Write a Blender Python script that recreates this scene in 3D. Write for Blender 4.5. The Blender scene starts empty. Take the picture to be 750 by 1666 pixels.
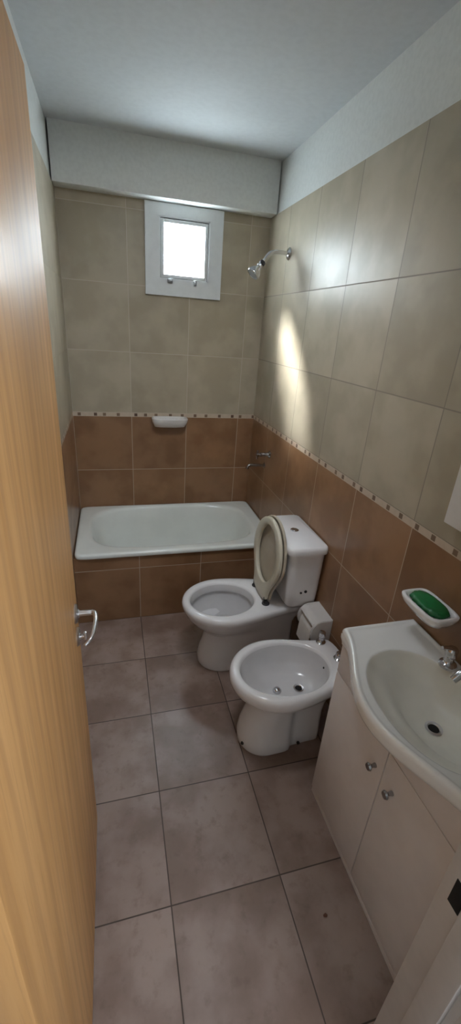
import bpy, bmesh, math, random
from mathutils import Vector, Matrix
PI = math.pi
random.seed(7)
S = bpy.context.scene
COL = S.collection

# ------------------------------------------------------------------ dimensions (metres)
W = 1.195      # room width  (x)
D = 2.47       # back wall   (y)
H = 2.505      # ceiling
ZT = 2.26      # top of wall tiles
Y0 = -0.03     # inner face of the door wall
TW = 0.36      # tile pitch

# ------------------------------------------------------------------ node helpers
def new_mat(name):
    m = bpy.data.materials.new(name); m.use_nodes = True
    nt = m.node_tree
    for n in list(nt.nodes): nt.nodes.remove(n)
    out = nt.nodes.new('ShaderNodeOutputMaterial')
    b = nt.nodes.new('ShaderNodeBsdfPrincipled')
    nt.links.new(b.outputs[0], out.inputs[0])
    return m, nt, b
def L(nt, a, b): nt.links.new(a, b)
def math_n(nt, op, a, b=None, c=None):
    n = nt.nodes.new('ShaderNodeMath'); n.operation = op
    for i, v in enumerate((a, b, c)):
        if v is None: continue
        if isinstance(v, (int, float)): n.inputs[i].default_value = v
        else: L(nt, v, n.inputs[i])
    return n.outputs[0]
def smooth(nt, v, a, b, lo=0., hi=1.):
    n = nt.nodes.new('ShaderNodeMapRange'); n.interpolation_type = 'SMOOTHSTEP'
    L(nt, v, n.inputs[0])
    for i, x in enumerate((a, b, lo, hi)): n.inputs[i+1].default_value = x
    return n.outputs[0]
def noise(nt, vec, scale, detail=4, rough=.55):
    n = nt.nodes.new('ShaderNodeTexNoise')
    n.inputs['Scale'].default_value = scale; n.inputs['Detail'].default_value = detail
    n.inputs['Roughness'].default_value = rough
    if vec is not None: L(nt, vec, n.inputs['Vector'])
    return n.outputs['Fac']
def mix(nt, f, a, b, mode='MIX'):
    n = nt.nodes.new('ShaderNodeMix'); n.data_type = 'RGBA'; n.blend_type = mode
    if isinstance(f, (int, float)): n.inputs[0].default_value = f
    else: L(nt, f, n.inputs[0])
    for i, v in ((6, a), (7, b)):
        if isinstance(v, (tuple, list)): n.inputs[i].default_value = (*v[:3], 1)
        else: L(nt, v, n.inputs[i])
    return n.outputs[2]
def pos(nt):
    g = nt.nodes.new('ShaderNodeNewGeometry')
    s = nt.nodes.new('ShaderNodeSeparateXYZ'); L(nt, g.outputs['Position'], s.inputs[0])
    return g, s
def objco(nt, sc=(1, 1, 1)):
    t = nt.nodes.new('ShaderNodeTexCoord'); mp = nt.nodes.new('ShaderNodeMapping')
    L(nt, t.outputs['Object'], mp.inputs[0]); mp.inputs['Scale'].default_value = sc
    return mp.outputs[0]
def bump(nt, b, h, strength=.3, dist=.002, normal=None):
    n = nt.nodes.new('ShaderNodeBump'); n.inputs['Strength'].default_value = strength
    n.inputs['Distance'].default_value = dist; L(nt, h, n.inputs['Height'])
    if normal is not None: L(nt, normal, n.inputs['Normal'])
    L(nt, n.outputs[0], b.inputs['Normal'])

def tile_mat(name, ua, va, ou, ov, pu, pv, c1, c2, c3, grout, gw=.003, rough=.25, tilt=.012, spec=.5, seed=0., fleck=.08, n1d=3.5, vclamp=0.):
    m, nt, b = new_mat(name)
    g, s = pos(nt)
    U, V = s.outputs[ua], s.outputs[va]
    if vclamp: V = math_n(nt, 'MINIMUM', V, vclamp)
    u = math_n(nt, 'DIVIDE', math_n(nt, 'SUBTRACT', U, ou), pu)
    v = math_n(nt, 'DIVIDE', math_n(nt, 'SUBTRACT', V, ov), pv)
    def edge(a, p):
        f = math_n(nt, 'FRACT', a)
        return math_n(nt, 'MULTIPLY', math_n(nt, 'MINIMUM', f, math_n(nt, 'SUBTRACT', 1., f)), p)
    e = math_n(nt, 'MINIMUM', edge(u, pu), edge(v, pv))
    gm = smooth(nt, e, gw*.35, gw*.8, 1, 0)
    cid = nt.nodes.new('ShaderNodeCombineXYZ')
    L(nt, math_n(nt, 'FLOOR', u), cid.inputs[0]); L(nt, math_n(nt, 'FLOOR', v), cid.inputs[1]); cid.inputs[2].default_value = seed
    wn = nt.nodes.new('ShaderNodeTexWhiteNoise'); wn.noise_dimensions = '3D'; L(nt, cid.outputs[0], wn.inputs['Vector'])
    # each tile gets its own stretch of the mottled glaze
    off = nt.nodes.new('ShaderNodeVectorMath'); off.operation = 'MULTIPLY_ADD'
    L(nt, wn.outputs['Color'], off.inputs[0]); off.inputs[1].default_value = (7, 7, 7); L(nt, g.outputs['Position'], off.inputs[2])
    n1 = noise(nt, off.outputs[0], 5.5, n1d, .5); n2 = noise(nt, off.outputs[0], 26, 5, .6)
    col = mix(nt, smooth(nt, n1, .36, .64), c1, c2)
    col = mix(nt, smooth(nt, n2, .5, .8, 0, fleck), col, c3)
    hv = nt.nodes.new('ShaderNodeHueSaturation'); L(nt, col, hv.inputs['Color'])
    L(nt, smooth(nt, wn.outputs['Value'], 0, 1, .93, 1.07), hv.inputs['Value'])
    col = mix(nt, gm, hv.outputs[0], grout)
    L(nt, col, b.inputs['Base Color'])
    r = math_n(nt, 'ADD', math_n(nt, 'MULTIPLY', gm, .5), smooth(nt, n1, .3, .7, rough, rough+.03))
    L(nt, r, b.inputs['Roughness']); b.inputs['Specular IOR Level'].default_value = spec
    # slightly uneven laying
    tl = nt.nodes.new('ShaderNodeVectorMath'); tl.operation = 'SUBTRACT'; L(nt, wn.outputs['Color'], tl.inputs[0]); tl.inputs[1].default_value = (.5, .5, .5)
    sc = nt.nodes.new('ShaderNodeVectorMath'); sc.operation = 'SCALE'; L(nt, tl.outputs[0], sc.inputs[0]); sc.inputs['Scale'].default_value = tilt*2
    ad = nt.nodes.new('ShaderNodeVectorMath'); ad.operation = 'ADD'; L(nt, sc.outputs[0], ad.inputs[0]); L(nt, g.outputs['Normal'], ad.inputs[1])
    nm = nt.nodes.new('ShaderNodeVectorMath'); nm.operation = 'NORMALIZE'; L(nt, ad.outputs[0], nm.inputs[0])
    hgt = math_n(nt, 'SUBTRACT', math_n(nt, 'MULTIPLY', noise(nt, off.outputs[0], 9, 3), .5), gm)
    bump(nt, b, hgt, .35, .0006, nm.outputs[0])
    return m

def plain(name, col, rough=.4, metal=0., spec=.5, coat=0., nz=0., nscale=30., bmp=0.):
    m, nt, b = new_mat(name)
    b.inputs['Base Color'].default_value = (*col, 1); b.inputs['Roughness'].default_value = rough
    b.inputs['Metallic'].default_value = metal; b.inputs['Specular IOR Level'].default_value = spec
    b.inputs['Coat Weight'].default_value = coat; b.inputs['Coat Roughness'].default_value = .08
    co = objco(nt)
    n = noise(nt, co, nscale, 4)
    d = tuple(c*(1-nz) for c in col)
    L(nt, mix(nt, smooth(nt, n, .35, .7), col, d), b.inputs['Base Color'])
    if bmp: bump(nt, b, n, bmp, .002)
    return m

UPc = ((.455, .40, .305), (.385, .335, .25), (.32, .275, .20))
LOc = ((.30, .165, .085), (.22, .115, .055), (.15, .075, .036))
FLc = ((.325, .24, .203), (.215, .145, .112), (.14, .085, .058))
GR = (.50, .42, .33)
def wall_mats(tag, ua, ou, gc=(.52, .47, .39)):
    up = tile_mat('tile_upper_'+tag, ua, 'Z', ou, 1.107, TW, .368, *UPc, gc, gw=.0034, rough=.36, spec=.24, seed=3., vclamp=2.15 if tag == 'right' else 0.)
    lo = tile_mat('tile_lower_'+tag, ua, 'Z', ou, 0.002, TW, .36, *LOc, GR, rough=.3, seed=5.)
    return up, lo
UPX, LOX = wall_mats('x', 'X', 0.0)
UPY, LOY = wall_mats('y', 'Y', -0.009)
UPR, LOR = wall_mats('right', 'Y', -0.009, (.27, .24, .20))  # same grout, painted darker to mimic its contrast with this wall's sheen
FLOORM = tile_mat('tile_floor', 'X', 'Y', -.006, -.01, TW, TW, *FLc, (.07, .052, .042), gw=.0034, rough=.33, tilt=.006, seed=9., fleck=.5, n1d=6)

def border_mat(name, ua):
    m, nt, b = new_mat(name); g, s = pos(nt)
    u = math_n(nt, 'DIVIDE', s.outputs[ua], .082)
    f = math_n(nt, 'FRACT', u)
    wn = nt.nodes.new('ShaderNodeTexWhiteNoise'); wn.noise_dimensions = '1D'; L(nt, math_n(nt, 'FLOOR', u), wn.inputs['W'])
    d = math_n(nt, 'ABSOLUTE', math_n(nt, 'SUBTRACT', f, .5))
    du = smooth(nt, d, .10, .135, 1, 0)
    dv = smooth(nt, math_n(nt, 'ABSOLUTE', math_n(nt, 'SUBTRACT', s.outputs['Z'], 1.093)), .0085, .0105, 1, 0)
    n1 = noise(nt, g.outputs['Position'], 40, 4)
    base = mix(nt, n1, (.62, .53, .43), (.46, .38, .29))
    f = math_n(nt, 'ADD', f, math_n(nt, 'MULTIPLY', math_n(nt, 'SUBTRACT', wn.outputs['Value'], .5), .45)); L(nt, math_n(nt, 'SUBTRACT', f, .5), d.node.inputs[0])
    dot = mix(nt, wn.outputs['Value'], (.10, .055, .035), (.22, .15, .10))
    col = mix(nt, math_n(nt, 'MULTIPLY', du, dv), base, dot)
    L(nt, col, b.inputs['Base Color']); b.inputs['Roughness'].default_value = .35
    return m
BRX = border_mat('border_listello_x', 'X'); BRY = border_mat('border_listello_y', 'Y')

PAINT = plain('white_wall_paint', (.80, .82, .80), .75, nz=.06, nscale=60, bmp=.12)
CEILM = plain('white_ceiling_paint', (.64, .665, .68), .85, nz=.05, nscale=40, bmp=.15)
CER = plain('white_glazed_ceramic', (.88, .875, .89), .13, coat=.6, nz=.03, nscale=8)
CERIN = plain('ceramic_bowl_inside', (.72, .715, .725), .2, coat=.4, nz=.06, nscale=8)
ENAM = plain('tub_enamel', (.84, .88, .84), .22, coat=.3, nz=.05, nscale=6)
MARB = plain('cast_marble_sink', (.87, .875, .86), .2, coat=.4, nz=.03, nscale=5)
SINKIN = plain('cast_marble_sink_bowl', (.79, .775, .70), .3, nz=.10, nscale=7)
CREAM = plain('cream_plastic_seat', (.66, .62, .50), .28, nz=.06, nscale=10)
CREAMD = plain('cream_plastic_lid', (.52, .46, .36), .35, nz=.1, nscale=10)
WPL = plain('white_plastic', (.74, .72, .70), .35, nz=.04, nscale=20)
LAM = plain('white_melamine', (.77, .72, .70), .38, nz=.05, nscale=12, bmp=.05)
SEAM = plain('dark_gap', (.10, .07, .06), .8)
DCHR = plain('aged_chrome', (.38, .37, .37), .2, metal=1.)
CHR = plain('chrome', (.62, .62, .64), .13, metal=1.)
NICK = plain('satin_nickel', (.66, .66, .68), .28, metal=1.)
DARK = plain('dark_rubber', (.02, .02, .022), .5)
BLACKH = plain('hole_black', (.008, .007, .007), .9)
GREY = plain('grey_latch_metal', (.30, .31, .32), .4, metal=.5)
ALU = plain('white_window_paint', (.74, .77, .78), .4, nz=.05, nscale=20)
JAMB = plain('white_jamb_paint', (.62, .575, .54), .45, nz=.07, nscale=18)
PAPER = plain('toilet_paper', (.80, .78, .75), .95, nz=.05, nscale=60, bmp=.2)
GREEN = plain('green_soap', (.003, .135, .032), .42, nz=.25, nscale=40, bmp=.3)
WATER = plain('toilet_water', (.50, .50, .50), .03, spec=.6)
CRUMB = plain('brown_crumb', (.12, .045, .025), .8)

def wood_mat():
    m, nt, b = new_mat('oak_veneer_varnished')
    co = objco(nt, (9, 9, .55))
    n1 = noise(nt, co, 2.2, 5, .6)
    co2 = objco(nt, (60, 60, 1.6)); n2 = noise(nt, co2, 3.5, 4, .6)
    w = nt.nodes.new('ShaderNodeTexWave'); w.wave_type = 'BANDS'; w.bands_direction = 'Y'
    w.inputs['Scale'].default_value = 2.2; w.inputs['Distortion'].default_value = 9; w.inputs['Detail'].default_value = 3; w.inputs['Detail Scale'].default_value = .8
    L(nt, objco(nt, (3, 3, .28)), w.inputs['Vector'])
    col = mix(nt, smooth(nt, n1, .3, .7), (.66, .37, .15), (.52, .27, .095))
    col = mix(nt, smooth(nt, w.outputs['Fac'], .55, 1, 0, .35), col, (.40, .21, .085))
    col = mix(nt, smooth(nt, n2, .52, .75, 0, .4), col, (.36, .19, .08))
    L(nt, col, b.inputs['Base Color']); b.inputs['Roughness'].default_value = .5
    b.inputs['Specular IOR Level'].default_value = .3; b.inputs['Coat Weight'].default_value = .06; b.inputs['Coat Roughness'].default_value = .25
    bump(nt, b, n2, .1, .001)
    return m
WOOD = wood_mat()
def glass_mat():
    m, nt, b = new_mat('window_glass'); out = nt.nodes['Material Output'] if 'Material Output' in nt.nodes else [n for n in nt.nodes if n.type == 'OUTPUT_MATERIAL'][0]
    t1 = nt.nodes.new('ShaderNodeBsdfTransparent'); t1.inputs[0].default_value = (.96, .98, .98, 1)
    t2 = nt.nodes.new('ShaderNodeBsdfTranslucent'); t2.inputs[0].default_value = (.93, .95, .95, 1)     # frosted face
    tr = nt.nodes.new('ShaderNodeMixShader'); tr.inputs[0].default_value = .6
    L(nt, t1.outputs[0], tr.inputs[1]); L(nt, t2.outputs[0], tr.inputs[2])
    gl = nt.nodes.new('ShaderNodeBsdfGlossy'); gl.inputs['Roughness'].default_value = .02
    mx = nt.nodes.new('ShaderNodeMixShader'); mx.inputs[0].default_value = .05
    L(nt, tr.outputs[0], mx.inputs[1]); L(nt, gl.outputs[0], mx.inputs[2]); L(nt, mx.outputs[0], out.inputs[0])
    nt.nodes.remove(b); return m
GLASS = glass_mat()

# ------------------------------------------------------------------ mesh helpers
def add_poly(bm, pts, mi=0):
    f = bm.faces.new([bm.verts.new(p) for p in pts]); f.material_index = mi; return f
def add_box(bm, x0, x1, y0, y1, z0, z1, mi=0, bev=0., seg=2):
    t = bmesh.new()
    bmesh.ops.create_cube(t, size=1)
    for v in t.verts: v.co = Vector(((x0+x1)/2+v.co.x*(x1-x0), (y0+y1)/2+v.co.y*(y1-y0), (z0+z1)/2+v.co.z*(z1-z0)))
    if bev: bmesh.ops.bevel(t, geom=t.edges[:], offset=bev, segments=seg, affect='EDGES', profile=.5)
    merge(bm, t, mi)
def merge(bm, t, mi=0, M=None):
    mp = {}
    for v in t.verts: mp[v] = bm.verts.new(M @ v.co if M else v.co)
    for f in t.faces:
        try:
            g = bm.faces.new([mp[v] for v in f.verts]); g.material_index = mi
        except ValueError: pass
    t.free()
def loft(bm, rings, mi=0, cap0=True, cap1=True, mis=None):
    R = [[bm.verts.new(p) for p in r] for r in rings]; n = len(R[0])
    for k in range(len(R)-1):
        m = mis[k] if mis else mi
        for i in range(n):
            j = (i+1) % n
            f = bm.faces.new((R[k][i], R[k][j], R[k+1][j], R[k+1][i])); f.material_index = m
    if cap0: bm.faces.new(R[0][::-1]).material_index = mis[0] if mis else mi
    if cap1: bm.faces.new(R[-1]).material_index = mis[-1] if mis else mi
def frame_of(d):
    d = Vector(d).normalized(); a = Vector((0, 0, 1)) if abs(d.z) < .9 else Vector((1, 0, 0))
    u = d.cross(a).normalized(); return u, d.cross(u).normalized(), d
def lathe(bm, base, axis, prof, n=28, mi=0, mis=None):
    u, v, d = frame_of(axis); base = Vector(base); rings = []
    for (r, h) in prof:
        rings.append([base+d*h+(u*math.cos(2*PI*i/n)+v*math.sin(2*PI*i/n))*max(r, 1e-5) for i in range(n)])
    loft(bm, rings, mi, True, True, mis)
def tube(bm, path, rad, n=14, mi=0, sub=6, flat=1.):
    P = [Vector(p) for p in path]
    rads = rad if isinstance(rad, (list, tuple)) else [rad]*len(P)
    Q, RR = [], []
    for i in range(len(P)-1):
        p0 = P[max(i-1, 0)]; p1 = P[i]; p2 = P[i+1]; p3 = P[min(i+2, len(P)-1)]
        for k in range(sub):
            t = k/sub
            Q.append(.5*((2*p1)+(p2-p0)*t+(2*p0-5*p1+4*p2-p3)*t*t+(3*p1-p0-3*p2+p3)*t**3)); RR.append(rads[i]*(1-t)+rads[i+1]*t)
    Q.append(P[-1]); RR.append(rads[-1])
    rings = []; u = None
    for i, q in enumerate(Q):
        d = (Q[min(i+1, len(Q)-1)]-Q[max(i-1, 0)]).normalized()
        if u is None: u, v, _ = frame_of(d)
        u = (u-d*u.dot(d)).normalized(); v = d.cross(u)
        rings.append([q+(u*math.cos(2*PI*k/n)+v*math.sin(2*PI*k/n)*flat)*RR[i] for k in range(n)])
    loft(bm, rings, mi)
def sring(cx, cy, ax, ay, z, n=2., N=64, tilt=0.):
    out = []
    for i in range(N):
        t = 2*PI*(i+.5)/N; c, s = math.cos(t), math.sin(t)
        out.append(Vector((cx+ax*math.copysign(abs(c)**(2/n), c), cy+ay*math.copysign(abs(s)**(2/n), s), z)))
    return out
def rect_ring(x0, x1, y0, y1, r, z, k=8):
    out = []
    for (cx, cy, a0) in ((x1-r, y1-r, 0), (x0+r, y1-r, PI/2), (x0+r, y0+r, PI), (x1-r, y0+r, 1.5*PI)):
        for i in range(k+1):
            a = a0+PI/2*i/k; out.append(Vector((cx+r*math.cos(a), cy+r*math.sin(a), z)))
    return out
def obj(name, bm, mats, parent=None, smooth_ang=38, sub=0):
    bmesh.ops.remove_doubles(bm, verts=bm.verts, dist=1e-6)
    bmesh.ops.recalc_face_normals(bm, faces=bm.faces)
    ca = math.radians(smooth_ang)
    for f in bm.faces: f.smooth = True
    for e in bm.edges:
        e.smooth = (len(e.link_faces) == 2 and e.calc_face_angle(0) < ca)
    me = bpy.data.meshes.new(name); bm.to_mesh(me); bm.free()
    for m in (mats if isinstance(mats, (list, tuple)) else [mats]): me.materials.append(m)
    o = bpy.data.objects.new(name, me); COL.objects.link(o)
    if parent is not None:
        o.parent = parent
        if parent.type == 'EMPTY' or True: o.matrix_parent_inverse = parent.matrix_basis.inverted() if parent.parent is None else (parent.parent.matrix_basis @ parent.matrix_parent_inverse @ parent.matrix_basis).inverted()
    if sub:
        md = o.modifiers.new('Subdivision', 'SUBSURF'); md.levels = md.render_levels = sub
    return o
def thing(name, label, cat, loc, group=None):
    o = bpy.data.objects.new(name, None); COL.objects.link(o); o.location = loc; o.empty_display_size = .1
    o['label'] = label; o['category'] = cat
    if group: o['group'] = group
    return o
def struct(name, bm, mats, parent=None, **k):
    o = obj(name, bm, mats, parent, **k)
    if parent is None: o['kind'] = 'structure'
    return o
B = bmesh.new

# ------------------------------------------------------------------ room shell
bm = B(); add_box(bm, -1.2, 1.9, -1.7, D+.25, -.1, 0); struct('floor', bm, FLOORM)
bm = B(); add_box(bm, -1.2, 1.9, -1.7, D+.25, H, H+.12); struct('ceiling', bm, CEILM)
# side walls: painted masonry with the tiled cladding standing 8 mm proud
def side_wall(name, x_in, sgn):
    bm = B(); px = x_in+sgn*.008
    add_box(bm, *sorted((px, px+sgn*.17)), Y0-.13, D+.25, 0, H, 0)
    for z0, z1, mi in ((0, 1.08, 1), (1.08, 1.106, 2), (1.106, ZT, 3)):
        add_box(bm, *sorted((x_in, px+sgn*.001)), Y0, D+.01, z0, z1, mi)
    struct(name, bm, [PAINT, LOY, BRY, UPR if sgn > 0 else UPY])
side_wall('wall_right', W, 1)
side_wall('wall_left', 0., -1)
# back wall with the window hole  (opening x .535-.83, z 1.885-2.195)
WX0, WX1, WZ0, WZ1 = .538, .828, 1.888, 2.196
bm = B()
for (x0, x1, z0, z1) in ((-.17, WX0, 0, H), (WX1, 1.37, 0, H), (WX0, WX1, 0, WZ0), (WX0, WX1, WZ1, H)):
    add_box(bm, x0, x1, D+.008, D+.16, z0, z1, 0)
def clad(x0, x1, z0, z1, mi): add_box(bm, x0, x1, D, D+.009, z0, z1, mi)
clad(0, W, 0, 1.08, 1); clad(0, W, 1.08, 1.106, 2)
clad(0, WX0, 1.106, ZT, 3); clad(WX1, W, 1.106, ZT, 3); clad(WX0, WX1, 1.106, WZ0, 3); clad(WX0, WX1, WZ1, ZT, 3)
struct('wall_back', bm, [PAINT, LOX, BRX, UPX])
# dropped beam across the back
bm = B(); add_box(bm, 0, W, D-.10, D+.009, ZT, H+.01, 0, .003); struct('trim_1', bm, PAINT)
# door wall (around the doorway the camera looks through)
JX0, JX1 = .052, .812
bm = B()
add_box(bm, -.17, JX0-.03, -.15, Y0, 0, H); add_box(bm, JX1+.03, 1.37, -.15, Y0, 0, H); add_box(bm, JX0-.03, JX1+.03, -.15, Y0, 2.08, H)
struct('wall_front', bm, PAINT)
# hallway behind the camera
bm = B()
add_box(bm, -1.2, -1.1, -1.7, -.15, 0, H); add_box(bm, 1.8, 1.9, -1.7, -.15, 0, H); add_box(bm, -1.2, 1.9, -1.8, -1.7, 0, H)
add_box(bm, -1.2, -.17, -.15, -.03, 0, H); add_box(bm, 1.37, 1.9, -.15, -.03, 0, H)
struct('wall_hall', bm, PAINT)
# bath surround
bm = B(); add_box(bm, 0, W, 1.791, 1.83, 0, .432, 0)
struct('wall_bath_front', bm, tile_mat('tile_bath_panel', 'X', 'Z', -.006, -.012, TW, TW, *LOc, GR, rough=.3, seed=12.))
# door frame
bm = B()
for s, x in ((1, JX1), (-1, JX0)):
    add_box(bm, *sorted((x, x+s*.03)), -.152, -.03, 0, 2.05, 0, .002)                # reveal
    add_box(bm, *sorted((x-s*.013, x+s*.01)), -.135, -.084, 0, 2.04, 0, .002)           # stop
    add_box(bm, *sorted((x, x+s*.06)), -.166, -.148, 0, 2.11, 0, .003)                # hall side casing
add_box(bm, JX0, JX1, -.152, -.03, 2.05, 2.08, 0, .002); add_box(bm, JX0, JX1, -.135, -.084, 2.037, 2.06, 0, .002)
add_box(bm, JX0-.06, JX1+.06, -.166, -.148, 2.05, 2.11, 0, .003)
fr = struct('trim_2', bm, JAMB)
bm = B(); add_box(bm, JX1-.0015, JX1+.002, -.078, -.052, .70, .768, 0, .0006)
obj('strike_hole', bm, BLACKH, fr)

# ------------------------------------------------------------------ door leaf, open against the left side
DX0, DX1, DY0, DY1 = .092, .128, -.098, .66
bm = B(); add_box(bm, DX0, DX1, DY0, DY1, .008, 2.032, 0, .0025)
door = struct('door_1', bm, WOOD)
bm = B()
HY, HZ = .60, .95
lathe(bm, (DX1-.001, HY, HZ), (1, 0, 0), [(.025, 0), (.0255, .004), (.023, .0075), (.012, .009), (.0105, .012), (.0105, .012)], 32)
tube(bm, [(DX1, HY, HZ), (DX1+.03, HY, HZ), (DX1+.046, HY-.002, HZ), (DX1+.052, HY-.02, HZ+.002), (DX1+.052, HY-.06, HZ+.003), (DX1+.045, HY-.10, HZ), (DX1+.03, HY-.118, HZ-.006)],
     [.008, .0075, .007, .006, .0055, .005, .0045], 16)
obj('door_handle', bm, NICK, door)
bm = B()
lathe(bm, (DX1-.001, HY, HZ-.074), (1, 0, 0), [(.025, 0), (.0255, .004), (.022, .008), (.0001, .008)], 32)
lathe(bm, (DX1+.006, HY, HZ-.074), (1, 0, 0), [(.009, 0), (.009, .004), (.0055, .005), (.0055, .012), (.006, .012)], 20)
add_box(bm, DX1+.016, DX1+.024, HY-.004, HY+.004, HZ-.086, HZ-.062, 0, .002)
obj('lock_rosette', bm, NICK, door)
bm = B(); add_box(bm, DX0+.004, DX1-.004, DY1-.0005, DY1+.0015, HZ-.14, HZ+.06, 0, .0004); obj('lock_faceplate', bm, NICK, door)
for z in (.25, 1.05, 1.8):
    bm = B(); lathe(bm, (DX0-.003, DY0+.0, z), (0, 0, 1), [(.006, 0), (.006, .09)], 14); obj('hinge', bm, NICK, door)

# ------------------------------------------------------------------ window
bm = B()
CX0, CX1, CZ0, CZ1, CY = .459, .906, 1.802, 2.257, D-.018
for (x0, x1, z0, z1) in ((CX0, WX0, CZ0, CZ1), (WX1, CX1, CZ0, CZ1), (WX0, WX1, CZ0, WZ0), (WX0, WX1, WZ1, CZ1)):
    add_box(bm, x0, x1, CY, D+.002, z0, z1)
for (x0, x1, z0, z1) in ((WX0, WX0+.006, WZ0, WZ1), (WX1-.006, WX1, WZ0, WZ1), (WX0, WX1, WZ0, WZ0+.006), (WX0, WX1, WZ1-.006, WZ1)):
    add_box(bm, x0, x1, CY+.004, D+.15, z0, z1)
win = struct('window_1', bm, ALU)
bm = B(); x0, x1, z0, z1 = WX0+.009, WX1-.008, WZ0+.008, WZ1-.010; t = .018
for a in ((x0, x0+t, z0, z1), (x1-t, x1, z0, z1), (x0+t, x1-t, z0, z0+t), (x0+t, x1-t, z1-t, z1)):
    add_box(bm, a[0], a[1], CY+.006, CY+.034, a[2], a[3], 0, .002)
obj('sash', bm, ALU, win)
bm = B(); add_box(bm, x0+t-.003, x1-t+.003, CY+.018, CY+.022, z0+t-.003, z1-t+.003); obj('pane', bm, GLASS, win)
bm = B()
for a in ((WX0+.006, x0-.001), (x1+.001, WX1-.006)): add_box(bm, a[0], a[1], CY+.012, CY+.03, z0, z1)
add_box(bm, WX0+.006, WX1-.006, CY+.012, CY+.03, z1+.001, WZ1-.006); add_box(bm, WX0+.006, WX1-.006, CY+.012, CY+.03, WZ0+.006, z0-.0005); obj('gasket', bm, DARK, win)
for (x, w, h) in ((.600, .015, .020), (.748, .0085, .026)):
    bm = B(); add_box(bm, x-w, x+w, CY-.016, CY+.002, 1.888-h*.9, 1.888+h*.2, 0, .003); add_box(bm, x-w*.5, x+w*.5, CY-.022, CY-.014, 1.880-h*.4, 1.886, 0, .002)
    obj('catch', bm, GREY, win)
# ------------------------------------------------------------------ bathtub
tub = thing('bathtub', 'pale green-white enamelled bathtub built in across the end of the room below the window', 'bathtub', (W/2, 2.12, 0))
bm = B()
bx0, bx1, by0, by1 = .004, W-.004, 1.775, D-.003
cx, cy, ax, ay = (bx0+bx1)/2, (by0+by1)/2, (bx1-bx0)/2, (by1-by0)/2
def tr(ins, z, n=26): return sring(cx, cy, ax-ins, ay-ins, z, n, 96)
ix0, ix1, iy0, iy1 = .085, 1.10, 1.842, 2.432
icx, icy, iax, iay = (ix0+ix1)/2, (iy0+iy1)/2, (ix1-ix0)/2, (iy1-iy0)/2
def ti(dx, dy, z, n=3.4, sx=0): return sring(icx+sx, icy, iax-dx, iay-dy, z, n, 96)
rings = [tr(.002, .433), tr(0, .436), tr(0, .450), tr(.003, .457), tr(.010, .460), tr(.02, .460),
         ti(-.018, -.014, .459, 4), ti(-.008, -.006, .4565, 3.6), ti(0, 0, .449), ti(.008, .007, .436), ti(.03, .022, .36, 3.4), ti(.055, .04, .25, 3.4), ti(.085, .06, .17, 3.2), ti(.13, .09, .13, 3), ti(.20, .14, .115, 2.8), ti(.40, .24, .112, 2.4)]
loft(bm, rings, 0, False, True)
obj('tub_shell', bm, ENAM, tub, 50)
bm = B(); lathe(bm, (1.0, 2.13, .112), (0, 0, 1), [(.03, 0), (.03, .003), (.022, .004), (.02, .001), (.0001, .001)], 28); obj('drain', bm, CHR, tub)

# ------------------------------------------------------------------ ceramic outlines
def outline(x0, x1, xw, b, br, cy, z, M=36, r=.03, notch=None):
    up = []
    for i in range(M+1):
        s = (1-math.cos(PI*i/M))/2; x = x0+(x1-x0)*s
        if x < xw: w = b*math.sqrt(max(0, 1-((xw-x)/(xw-x0))**2))
        else:
            k = min(1, (x-xw)/max(1e-4, (x1-r-xw))); k = k*k*(3-2*k); w = b+(br-b)*k
        if notch and x > notch[0]:
            k = min(1, (x-notch[0])/.025); w -= notch[1]*k*k*(3-2*k)
        if x > x1-r: w *= math.sqrt(max(0, 1-((x-x1+r)/r)**2))**.8
        up.append((x, w))
    pts = [Vector((x, cy+w, z)) for x, w in up]+[Vector((x, cy-w, z)) for x, w in up[-2:0:-1]]
    return pts
def inner(x0, x1, b, cy, z, M=36, n=2.):
    up = []
    for i in range(M+1):
        a = PI*i/M; up.append(((x0+x1)/2-(x1-x0)/2*math.cos(a), b*max(0, math.sin(a))**(2/n)))
    return [Vector((x, cy+w, z)) for x, w in up]+[Vector((x, cy-w, z)) for x, w in up[-2:0:-1]]

# ------------------------------------------------------------------ toilet
TY = 1.370
toilet = thing('toilet', 'white ceramic close-coupled toilet with its cream seat and lid raised, beside the bathtub', 'toilet', (.9, TY, 0))
bm = B()
O = lambda z, x0, x1, xw, b, br, **k: outline(x0, x1, xw, b, br, TY, z, **k)
rings = [O(0, .630, 1.13, .76, .108, .095), O(.012, .624, 1.13, .76, .112, .098), O(.05, .624, 1.13, .76, .110, .095), O(.10, .634, 1.13, .77, .101, .088), O(.16, .650, 1.13, .79, .092, .083),
         O(.20, .652, 1.13, .80, .093, .084), O(.225, .640, 1.13, .79, .105, .085), O(.255, .608, 1.13, .77, .130, .088), O(.29, .575, 1.14, .755, .158, .095), O(.32, .556, 1.155, .75, .175, .105),
         O(.343, .545, 1.17, .75, .184, .115), O(.352, .540, 1.175, .75, .188, .122), O(.368, .537, 1.18, .75, .190, .125), O(.380, .540, 1.18, .75, .187, .124), O(.387, .549, 1.175, .75, .178, .118),
         inner(.566, .920, .150, TY, .388), inner(.574, .912, .143, TY, .385), inner(.579, .907, .138, TY, .376), inner(.585, .902, .133, TY, .345), inner(.585, .902, .133, TY, .338),
         inner(.573, .914, .144, TY, .336), inner(.578, .910, .139, TY, .30), inner(.62, .90, .115, TY, .24), inner(.67, .87, .08, TY, .195), inner(.70, .85, .06, TY, .15), inner(.72, .83, .045, TY, .12)]
mis = [0]*17+[1]*8
loft(bm, rings, 0, True, True, mis)
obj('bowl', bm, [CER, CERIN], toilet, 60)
bm = B(); loft(bm, [inner(.650, .882, .090, TY, .2105), inner(.651, .881, .0895, TY, .211)]); obj('water_surface', bm, WATER, toilet)
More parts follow.
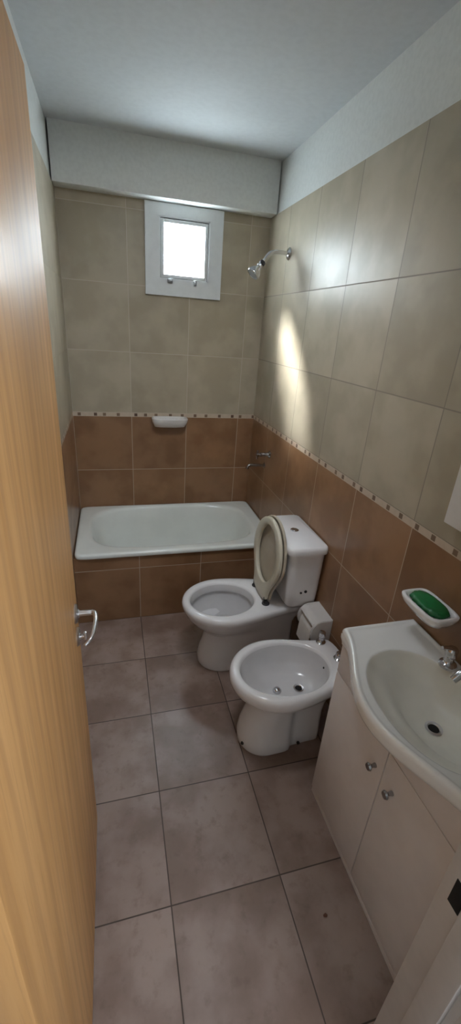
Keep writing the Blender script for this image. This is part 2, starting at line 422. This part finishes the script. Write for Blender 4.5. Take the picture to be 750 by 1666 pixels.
# tank
bm = B()
def tank(z, i, r=.035): return rect_ring(1.004+i*1.0, W-.006, 1.185+i, 1.555-i, r, z)
loft(bm, [tank(.392, .045, .03), tank(.398, .033, .035), tank(.42, .022, .035), tank(.50, .015, .035), tank(.60, .009), tank(.70, .004), tank(.716, .003)])
tk = obj('tank', bm, CER, toilet, 50)
for (x, z, r) in ((1.088, .497, .0055), (1.112, .502, .0075)):
    bm = B(); lathe(bm, (x, 1.2, z), (0, -1, 0), [(r, 0), (r, .0035), (r*.6, .004)], 14); obj('side_plug', bm, DARK, tk)
bm = B()
def tl(z, i, r=.03): return rect_ring(.993+i, W-.003-i*.5, 1.174+i, 1.566-i, r, z)
loft(bm, [tl(.713, .006), tl(.716, .001), tl(.724, 0), tl(.738, 0), tl(.747, .004), tl(.751, .012)])
lid = obj('tank_lid', bm, CER, toilet, 50)
bm = B(); lathe(bm, (1.094, 1.376, .750), (0, 0, 1), [(.021, 0), (.021, .003), (.018, .005), (.0165, .003), (.015, .0045), (.0001, .006)], 28); obj('flush_button', bm, CHR, lid)
# seat + lid, standing up: local frame  v up along leaning plane, u across (y), w thickness towards +x
def leaf(bm, v0, v1, vw, b, br, w0, w1, hole, base, lean, rr=.006, mi=0):
    def put(ring, w): return [Vector((base[0]+lean*(-0)+ (p.x)*math.sin(lean)+w*math.cos(lean), p.y, base[2]+p.x*math.cos(lean)-w*math.sin(lean))) for p in ring]
    def ol(i): return [Vector((v1-(p.x), p.y, 0)) for p in outline(i, (v1-v0)-i, (v1-vw), b-i, br-i, base[1], 0, r=.03)]
    def il(i): h0, h1, hb = hole; return [Vector((v1-p.x, p.y, 0)) for p in inner(v1-h1-i, v1-h0+i, hb+i, base[1], 0)]
    if hole:
        rings = [put(il(0), (w0+w1)/2), put(il(.0015), w0+rr*.6), put(il(rr), w0), put(ol(rr*1.5), w0), put(ol(rr*.4), w0+rr*.4), put(ol(0), w0+rr), put(ol(0), w1-rr*.5), put(ol(rr*.6), w1), put(il(rr*.6), w1), put(il(0), (w0+w1)/2)]
        loft(bm, rings, mi, False, False)
    else:
        rings = [put(ol(.05), w0+.006), put(ol(.018), w0+.005), put(ol(.012), w0), put(ol(.004), w0), put(ol(0), w0+.004), put(ol(0), w1-.006), put(ol(.006), w1-.001), put(ol(.03), w1)]
        loft(bm, rings, mi)
SB = (.948, TY+.002, .398)
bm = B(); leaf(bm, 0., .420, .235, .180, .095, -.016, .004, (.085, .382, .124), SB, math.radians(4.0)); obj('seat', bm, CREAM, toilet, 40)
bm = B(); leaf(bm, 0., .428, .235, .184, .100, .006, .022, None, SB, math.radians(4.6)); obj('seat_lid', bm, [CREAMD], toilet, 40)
for y in (TY-.083, TY+.083):
    bm = B()
    lathe(bm, (.948, y, .386), (0, 0, 1), [(.020, 0), (.020, .006), (.013, .009), (.011, .016), (.0001, .017)], 20)
    tube(bm, [(.948, y-.012, .404), (.948, y+.012, .404)], .008, 12, sub=2)
    add_box(bm, .934, .944, y-.004, y+.004, .395, .432, 0, .002)
    obj('seat_hinge', bm, DARK, toilet)

# ------------------------------------------------------------------ bidet
BY = .866
bidet = thing('bidet', 'white ceramic bidet on a pedestal between the toilet and the vanity cabinet', 'bidet', (.92, BY, 0))
bm = B()
P_ = lambda z, x0, x1, xw, b, br, **k: outline(x0, x1, xw, b, br, BY, z, **k)
nt_ = (.905, .020)
rings = [P_(0, .714, 1.075, .82, .104, .094, notch=nt_), P_(.01, .709, 1.078, .82, .108, .097, notch=nt_), P_(.05, .708, 1.078, .82, .105, .095, notch=nt_), P_(.10, .716, 1.078, .83, .097, .090, notch=nt_),
         P_(.16, .735, 1.08, .84, .090, .086, notch=nt_), P_(.21, .755, 1.085, .86, .088, .086, notch=(.905, .016)), P_(.245, .756, 1.09, .86, .092, .088, notch=(.905, .010)), P_(.265, .735, 1.10, .86, .112, .092), P_(.285, .705, 1.12, .86, .138, .10),
         P_(.305, .684, 1.14, .86, .158, .112), P_(.318, .670, 1.155, .86, .170, .12), P_(.328, .661, 1.165, .86, .177, .128), P_(.345, .656, 1.17, .86, .181, .133), P_(.366, .657, 1.17, .86, .180, .133), P_(.377, .662, 1.168, .86, .175, .129), P_(.382, .671, 1.163, .86, .166, .122),
         inner(.688, 1.092, .151, BY, .382, n=2.1), inner(.695, 1.085, .145, BY, .378, n=2.1), inner(.700, 1.080, .141, BY, .368, n=2.1), inner(.706, 1.077, .137, BY, .34, n=2.1), inner(.722, 1.068, .126, BY, .30), inner(.75, 1.05, .108, BY, .272), inner(.79, 1.02, .082, BY, .256), inner(.84, .99, .045, BY, .250)]
mis = [0]*18+[1]*5
loft(bm, rings, 0, True, True, mis)
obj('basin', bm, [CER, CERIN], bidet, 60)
bm = B(); lathe(bm, (.868, BY, .250), (0, 0, 1), [(.019, 0), (.019, .004), (.014, .012), (.006, .016), (.0001, .016)], 24); obj('spray_nozzle', bm, CHR, bidet)
bm = B(); lathe(bm, (.965, BY-.005, .251), (0, 0, 1), [(.022, 0), (.022, .004), (.016, .004), (.014, .002), (.0001, .002)], 24, 0, [0, 0, 0, 1, 1]); obj('drain', bm, [CHR, BLACKH], bidet)
for (y, z, r) in ((.873, .335, .0055), (.905, .342, .0035)):
    bm = B(); lathe(bm, (1.0795, y, z), (-1, 0, .25), [(r, 0), (r, .004), (r*.5, .0042)], 14); obj('overflow_hole', bm, BLACKH, bidet)
for (x, y) in ((1.105, .978), (1.135, .868), (1.105, .757)):
    bm = B()
    if y == .868: lathe(bm, (x, y, .381), (0, 0, 1), [(.021, 0), (.021, .004), (.014, .008), (.0125, .02), (.015, .024), (.012, .032), (.0001, .034)], 24)
    else: lathe(bm, (x, y, .381), (0, 0, 1), [(.022, 0), (.022, .005), (.014, .010), (.0115, .014), (.0115, .030), (.015, .034), (.0165, .040), (.015, .056), (.0001, .060)], 24)
    obj('tap_handle', bm, CHR, bidet)
for (x, y, z, a) in ((.720, .822, .030, (-.6, -.8, .2)), (.955, .773, .032, (0, -1, .1))):
    bm = B(); lathe(bm, (x, y, z), a, [(.007, 0), (.007, .007), (.004, .009), (.0001, .009)], 16); obj('bolt', bm, DARK, bidet)

# ------------------------------------------------------------------ vanity cabinet
KY0, KY1 = .318, .236
VX, VY0, VY1, VM = .935, -.015, .588, .286
van = thing('vanity_cabinet', 'white melamine two-door vanity cabinet standing on the floor against the right wall', 'cabinet', (1.06, .286, 0))
bm = B()
add_box(bm, VX+.018, W-.002, VY1-.018, VY1, 0.0, .765, 0, .001); add_box(bm, VX+.018, W-.002, VY0, VY0+.018, 0., .765, 0, .001)
add_box(bm, VX+.02, W-.002, VY0+.018, VY1-.018, .03, .048); add_box(bm, W-.012, W-.002, VY0+.018, VY1-.018, .03, .765)
add_box(bm, VX+.004, VX+.018, VY0, VY1, 0, .028, 0, .001)
obj('carcass', bm, LAM, van)
bm = B(); add_box(bm, VX, VX+.018, VY0, VY1, .623, .737, 0, .0015); obj('apron', bm, LAM, van)
for (y0, y1, ky) in ((VM+.0015, VY1, KY0), (VY0, VM-.0015, KY1)):
    bm = B(); add_box(bm, VX, VX+.018, y0, y1, .032, .620, 0, .0015); d = obj('door', bm, LAM, van)
    bm = B()
    lathe(bm, (VX, ky, .522), (-1, 0, 0), [(.007, 0), (.007, .004), (.0055, .008), (.0055, .014), (.010, .018), (.0125, .022), (.010, .027), (.0001, .029)], 20)
    obj('knob', bm, DCHR, d)

# ------------------------------------------------------------------ sink top with bowl
sink = thing('vanity_sink', 'white cast bow-fronted sink top with an oval bowl lying on the vanity cabinet', 'sink', (1.05, .286, .765))
NN = 120
def bow(y): return .922-.098*((.5+.5*math.cos(PI*min(1, abs(y-.286)/.30)))**.9)
def top_ring(ins, z):
    x1 = W-.002-ins; y0, y1 = -.022+ins, .594-ins; out = []
    pts = [Vector((x1, y1, z)), ]
    def fx(y): return bow(y)+ins
    M = 44
    seq = []
    for i in range(7): seq.append((x1+(fx(y1)+.012-x1)*i/6, y1))
    r = .012
    seq += [(fx(y1)+.0035, y1-.0035)]
    for i in range(M+1):
        y = y1-.012-(y1-y0-.024)*i/M; seq.append((fx(y), y))
    seq += [(fx(y0)+.0035, y0+.0035)]
    for i in range(7): seq.append((fx(y0)+.012+(x1-fx(y0)-.012)*i/6, y0))
    for i in range(1, 10): seq.append((x1, y0+(y1-y0)*i/10))
    return [Vector((x, y, z)) for x, y in seq]
SC = Vector((1.015, .278, 0))
def bowl_ring(ref, ax, ay, z, cx=SC.x, cy=SC.y, n=2.15):
    out = []
    for p in ref:
        a = math.atan2((p.y-SC.y)/.26, (p.x-SC.x)/.16); c, s = math.cos(a), math.sin(a)
        out.append(Vector((cx+ax*math.copysign(abs(c)**(2/n), c), cy+ay*math.copysign(abs(s)**(2/n), s), z)))
    return out
bm = B()
ref = top_ring(0, 0)
rings = [top_ring(.010, .764), top_ring(.001, .765), top_ring(.001, .774), top_ring(0, .780), top_ring(0, .788), top_ring(.002, .796), top_ring(.007, .801), top_ring(.013, .801), top_ring(.018, .797), top_ring(.024, .795),
         bowl_ring(ref, .151, .205, .7945), bowl_ring(ref, .145, .199, .792), bowl_ring(ref, .139, .193, .784), bowl_ring(ref, .126, .180, .768, 1.024), bowl_ring(ref, .110, .166, .752, 1.038), bowl_ring(ref, .094, .146, .735, 1.050),
         bowl_ring(ref, .080, .120, .710, 1.050), bowl_ring(ref, .062, .086, .695, 1.046), bowl_ring(ref, .035, .042, .689, 1.048), bowl_ring(ref, .02, .02, .688, 1.05)]
loft(bm, rings, 0, False, True, [0]*11+[1]*8)
def skirt(ins, z):
    n = 40; f = []
    for i in range(n+1):
        y = .588-(.604*i/n); f.append(Vector((min(.931, bow(y)+ins*.9), y, z)))
    return f+[Vector((min(.9335, bow(.588-(.604*i/n))+.036), .588-(.604*i/n), z)) for i in range(n, -1, -1)]
loft(bm, [skirt(.0, .780), skirt(.0, .766), skirt(.006, .753), skirt(.018, .742), skirt(.034, .736)])
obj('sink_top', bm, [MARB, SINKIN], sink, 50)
bm = B(); lathe(bm, (1.052, .279, .688), (0, 0, 1), [(.023, 0), (.0235, .003), (.017, .0045), (.0145, .001), (.0001, .001)], 30, 0, [0, 0, 0, 1, 1]); obj('drain', bm, [NICK, BLACKH], sink)
bm = B()
for i in range(3): lathe(bm, (1.143+.006*0, .245+.033*i, .765-.006), (-.9, 0, .35), [(.005, 0), (.005, .006), (.0001, .0061)], 12)
bm.free()
# faucet
fa = thing('sink_faucet', 'chrome sink faucet with two taps at the back of the vanity sink', 'faucet', (1.165, .286, .795))
for y in (.385, .187):
    bm = B()
    lathe(bm, (1.152, y, .7955), (0, 0, 1), [(.025, 0), (.026, .004), (.024, .009), (.015, .013), (.012, .017), (.012, .033), (.0155, .037), (.0165, .044), (.0165, .058), (.013, .064), (.0001, .066)], 28)
    h = obj('tap_handle', bm, CHR, fa)
    bm = B(); tube(bm, [(1.152, y, .85), (1.14, y, .862), (1.112, y, .868)], [.006, .0065, .005], 12, sub=3); obj('tap_lever', bm, CHR, h)
bm = B(); lathe(bm, (1.155, .286, .7955), (0, 0, 1), [(.026, 0), (.026, .006), (.018, .012), (.016, .03), (.0001, .034)], 28)
tube(bm, [(1.155, .286, .80), (1.152, .286, .86), (1.13, .286, .885), (1.09, .286, .875), (1.065, .286, .855)], [.013, .0125, .0115, .0105, .010], 16)
obj('spout', bm, CHR, fa)

# ------------------------------------------------------------------ soap dishes
def dish(name, label, c, w, d, h, axis):
    """c = centre of the back at the wall top, w along wall, d depth out of the wall. axis 'x' = on right wall, 'y' = on back wall"""
    t = thing(name, label, 'soap dish', c)
    def T(p):   # local: a along the wall, b out of the wall, c up
        a, b, z = p
        return Vector((c[0]-b, c[1]+a, c[2]+z)) if axis == 'x' else Vector((c[0]+a, c[1]-b, c[2]+z))
    def rg(ia, ib, z, n=4.5, sh=0):
        return [T((p.x, p.y, p.z)) for p in sring(0, d/2+sh, w/2-ia, d/2-ib, z, n, 64)]
    bm = B()
    loft(bm, [rg(.030, .022, -h, 3, -.012), rg(.018, .012, -h+.004, 3.4, -.008), rg(.004, .004, -h*.45, 4), rg(0, 0, -.008), rg(.0, .0, -.003), rg(.004, .004, 0), rg(.009, .009, 0),
              rg(.012, .012, -.003), rg(.018, .017, -.014, 4), rg(.030, .026, -.018, 3.5)])
    obj('tray', bm, WPL if axis == 'y' else CER, t, 55)
    n = 7
    for k in range(n):
        a = (k-(n-1)/2)*w*.105
        bm = B()
        pts = [T((a, .014, -.008)), T((a, .022, -.0145)), T((a, d-.022, -.0145)), T((a, d-.012, -.006))]
        tube(bm, pts, .0032, 8, sub=3); obj('rib', bm, WPL if axis == 'y' else CER, t)
    return t, T
dish('soap_dish', 'white ceramic soap dish on the back wall over the bathtub, astride the tile border', (.602, D-.001, 1.088), .232, .098, .062, 'y')
_, T = dish('soap_dish', 'white ceramic soap dish holding green soap on the right wall above the vanity', (W-.001, .498, .934), .166, .108, .045, 'x')
bm = B()
def sr(i, z, jit=0):
    out = []
    for k, p in enumerate(sring(0, .054, .066-i, .038-i, z, 2.6, 56)):
        j = jit*math.sin(k*1.9)*math.sin(k*.7+1)
        out.append(T((p.x*(1+j), p.y+(0.004*math.sin(p.x*260) if p.y > .054 else 0)*(1 if jit else 0), p.z)))
    return out
loft(bm, [sr(.006, -.0108), sr(.001, -.008, .04), sr(0, -.002, .04), sr(.004, .004, .04), sr(.014, .006, .03), sr(.028, .0055)])
so = obj('soap_bar', bm, GREEN, None, 60); so['label'] = 'bright green soap lying in the dish above the vanity'; so['category'] = 'soap'

# ------------------------------------------------------------------ toilet paper holder + roll
ph = thing('toilet_paper_holder', 'white hooded toilet paper holder on the right wall between toilet and bidet', 'toilet paper holder', (W, 1.122, .36))
HY0, HY1 = 1.045, 1.20
def prof_loft(bm, prof, y0, y1, rr=.0):
    n = len(prof); rings = [[Vector((x, y, z)) for x, z in prof] for y in (y0, y1)]
    loft(bm, rings)
bm = B()
cxr, czr = 1.140, .362
# hood : quarter shell above the roll
R1, R2 = .062, .055
pr = [(W-.001, .436)]
for i in range(9):
    a = math.radians(88-i*5.6+0); pr.append((cxr-.0+R1*math.cos(PI-a)*1.0, czr+R1*math.sin(a)+.008))
for i in range(9)[::-1]:
    a = math.radians(88-i*5.6); pr.append((cxr+R2*math.cos(PI-a), czr+R2*math.sin(a)+.008))
pr += [(W-.012, .424), (W-.012, .300), (W-.001, .300)]
# order: the arc runs from above the roll outwards
prof_loft(bm, pr, HY0+.010, HY1-.010)
obj('hood', bm, WPL, ph, 35)
for (y0, y1) in ((HY0, HY0+.013), (HY1-.013, HY1)):
    bm = B(); pts = []
    pts.append((W-.001, .437)); 
    for i in range(19):
        a = math.radians(92+i*9.5); pts.append((cxr+.054*math.cos(a), czr+.009+.064*math.sin(a)))
    pts.append((W-.001, .298))
    t_ = bmesh.new(); loft(t_, [[Vector((x, y, z)) for x, z in pts] for y in (y0, y1)])
    bmesh.ops.remove_doubles(t_, verts=t_.verts, dist=1e-6)
    bmesh.ops.bevel(t_, geom=[e for e in t_.edges if abs(e.verts[0].co.y-e.verts[1].co.y) < 1e-6], offset=.003, segments=2, affect='EDGES')
    merge(bm, t_); obj('side_arm', bm, WPL, ph, 35)
rl = thing('toilet_paper_roll', 'white toilet paper roll with a loose hanging sheet in the wall holder', 'toilet paper', (cxr, 1.122, czr))
bm = B(); lathe(bm, (cxr, HY0+.016, czr), (0, 1, 0), [(.020, 0), (.040, 0), (.0415, .002), (.0415, .121), (.040, .123), (.020, .123), (.020, .0)], 40)
obj('roll', bm, PAPER, rl, 35)
bm = B()
path = [(cxr-.026, czr+.033), (cxr-.038, czr+.018), (cxr-.043, czr), (cxr-.045, czr-.03), (cxr-.047, czr-.06), (cxr-.050, czr-.10)]
loft(bm, [[Vector((x-.0008*s, y, z)) for (x, z) in path for s in (0,)] + [Vector((x-.0012, y, z)) for (x, z) in path[::-1]] for y in (HY0+.018, HY0+.09, HY0+.137)])
obj('hanging_sheet', bm, PAPER, rl, 60)
bm = B(); lathe(bm, (cxr, HY0+.012, czr), (0, 1, 0), [(.0185, 0), (.0185, .131), (.0001, .131)], 24); obj('spindle', bm, WPL, ph)

# ------------------------------------------------------------------ shower
sh = thing('shower_head', 'chrome shower head on a bent arm high on the right wall over the bathtub', 'shower head', (W, 2.11, 2.036))
bm = B(); lathe(bm, (W-.001, 2.11, 2.036), (-1, 0, 0), [(.031, 0), (.031, .003), (.024, .010), (.013, .014), (.0001, .015)], 28); obj('flange', bm, CHR, sh)
bm = B(); tube(bm, [(W-.005, 2.11, 2.036), (1.15, 2.11, 2.038), (1.10, 2.11, 2.035), (1.075, 2.11, 2.018), (1.055, 2.11, 1.990), (1.045, 2.11, 1.977)], .0105, 16); obj('arm', bm, CHR, sh)
bm = B(); dv = Vector((-.66, -.12, -.74)); 
lathe(bm, (1.052, 2.11, 1.985), dv, [(.015, 0), (.016, .003), (.016, .014), (.013, .017), (.012, .021)], 24); obj('collar', bm, DARK, sh)
bm = B()
lathe(bm, Vector((1.052, 2.11, 1.985))+dv.normalized()*.020, dv, [(.012, 0), (.017, .004), (.017, .012), (.014, .016), (.019, .026), (.030, .040), (.036, .054), (.037, .064), (.034, .069), (.031, .069), (.030, .066), (.0001, .067)], 32, 0, [0]*10+[1, 1])
obj('head', bm, [CHR, GREY], sh)

# ------------------------------------------------------------------ bath tap
bt = thing('bath_faucet', 'small worn chrome bath valve and spout low on the right wall over the bathtub', 'faucet', (W, 2.12, .9))
bm = B(); lathe(bm, (W-.001, 2.085, .932), (-1, 0, 0), [(.024, 0), (.024, .003), (.014, .008), (.0115, .012), (.0115, .050), (.014, .053), (.014, .062), (.0001, .064)], 24); vb = obj('valve', bm, DCHR, bt)
bm = B(); lathe(bm, (W-.064, 2.085, .932), (-1, 0, 0), [(.007, 0), (.007, .012), (.012, .014), (.012, .026), (.0001, .028)], 16)
tube(bm, [(1.112, 2.085, .905), (1.110, 2.085, .932), (1.112, 2.085, .959)], [.006, .0075, .006], 12); tube(bm, [(1.112, 2.058, .932), (1.110, 2.085, .932), (1.112, 2.112, .932)], [.006, .0075, .006], 12)
obj('valve_handle', bm, DCHR, bt)
bm = B(); lathe(bm, (W-.001, 2.16, .836), (-1, 0, 0), [(.020, 0), (.020, .003), (.012, .006), (.0001, .007)], 24)
tube(bm, [(W-.004, 2.16, .836), (1.15, 2.16, .838), (1.10, 2.16, .840), (1.082, 2.16, .832), (1.076, 2.16, .815)], [.009, .009, .009, .0095, .010], 14)
obj('spout', bm, DCHR, bt)

# ------------------------------------------------------------------ wall cabinet at the right edge
wc = thing('wall_cabinet', 'white wall cabinet above the vanity, only its lower corner in view', 'cabinet', (W, .26, 1.165))
bm = B(); add_box(bm, W-.035, W-.001, -.01, .545, 1.182, 1.80, 0, .002); obj('cabinet_body', bm, WPL, wc)
bm = B(); add_box(bm, W-.050, W-.037, -.008, .543, 1.184, 1.798, 0, .003); obj('cabinet_door', bm, WPL, wc)

# ------------------------------------------------------------------ crumbs on the floor
bm = B()
bmesh.ops.create_icosphere(bm, subdivisions=2, radius=.0055)
for v in bm.verts: v.co = Vector((v.co.x*1.3+.815, v.co.y*.9*(1+.3*math.sin(v.co.x*900))+.218, max(0, v.co.z*.5+.0022)))
o = obj('crumb', bm, CRUMB); o['label'] = 'small reddish brown crumb on the floor tile in front of the vanity'; o['category'] = 'crumb'

# ------------------------------------------------------------------ camera
P = dict(f=682.376, rx=-.412, ry=-.0727, rz=-.2866, c=(.2468, -.3471, 1.6503))
cam = bpy.data.cameras.new('camera'); co = bpy.data.objects.new('camera', cam); COL.objects.link(co)
Rz, Rx, Ry = Matrix.Rotation(P['rz'], 3, 'Z'), Matrix.Rotation(P['rx'], 3, 'X'), Matrix.Rotation(P['ry'], 3, 'Y')
R = Rz @ Rx @ Ry
right, fwd, up = R @ Vector((1, 0, 0)), R @ Vector((0, 1, 0)), R @ Vector((0, 0, 1))
M3 = Matrix((right, up, -fwd)).transposed()
co.matrix_world = Matrix.Translation(P['c']) @ M3.to_4x4()
cam.sensor_fit = 'VERTICAL'; cam.sensor_height = 36.; cam.lens = P['f']/1666*36; cam.clip_start = .01
S.camera = co

# ------------------------------------------------------------------ light
w = bpy.data.worlds.new('sky'); S.world = w; w.use_nodes = True
bg = w.node_tree.nodes['Background']; bg.inputs[0].default_value = (.80, .91, 1., 1); bg.inputs[1].default_value = 165.
la = bpy.data.lights.new('window_portal', 'AREA'); la.shape = 'RECTANGLE'; la.size = .30; la.size_y = .32; la.cycles.is_portal = True
lo = bpy.data.objects.new('window_portal', la); COL.objects.link(lo); lo.location = (.683, D+.155, 2.042); lo.rotation_euler = (-PI/2, 0, 0)
su = bpy.data.lights.new('low_sun', 'SUN'); su.energy = 1700; su.angle = math.radians(24); su.color = (.99, .98, .96)
so_ = bpy.data.objects.new('low_sun', su); COL.objects.link(so_)
so_.rotation_euler = Vector((.52, -.52, -.60)).to_track_quat('-Z', 'Y').to_euler()
# area light added behind the camera as hallway daylight, to lift the level
ha = bpy.data.lights.new('hall_daylight', 'AREA'); ha.shape = 'RECTANGLE'; ha.size = 1.0; ha.size_y = 1.2; ha.energy = 35; ha.color = (.86, .92, 1.)
ho = bpy.data.objects.new('hall_daylight', ha); COL.objects.link(ho); ho.location = (1.30, -1.55, 1.75); ho.rotation_euler = Vector((-.55, 1.0, -.12)).to_track_quat('-Z', 'Y').to_euler()

cl = bpy.data.lights.new('ceiling_fill_light', 'AREA'); cl.shape = 'DISK'; cl.size = .40; cl.energy = 7.2; cl.spread = math.radians(115); cl.color = (.90, .94, 1.)  # added fill light below the ceiling, no fixture; brightens tub and ceramics
cp = bpy.data.objects.new('ceiling_fill_light', cl); COL.objects.link(cp); cp.location = (.52, .82, H-.03); cp.rotation_euler = (math.radians(32), 0, 0)
S.view_settings.view_transform = 'Standard'; S.view_settings.look = 'None'; S.view_settings.gamma = 1; S.view_settings.exposure = 0.06; S.view_settings.use_curve_mapping = False
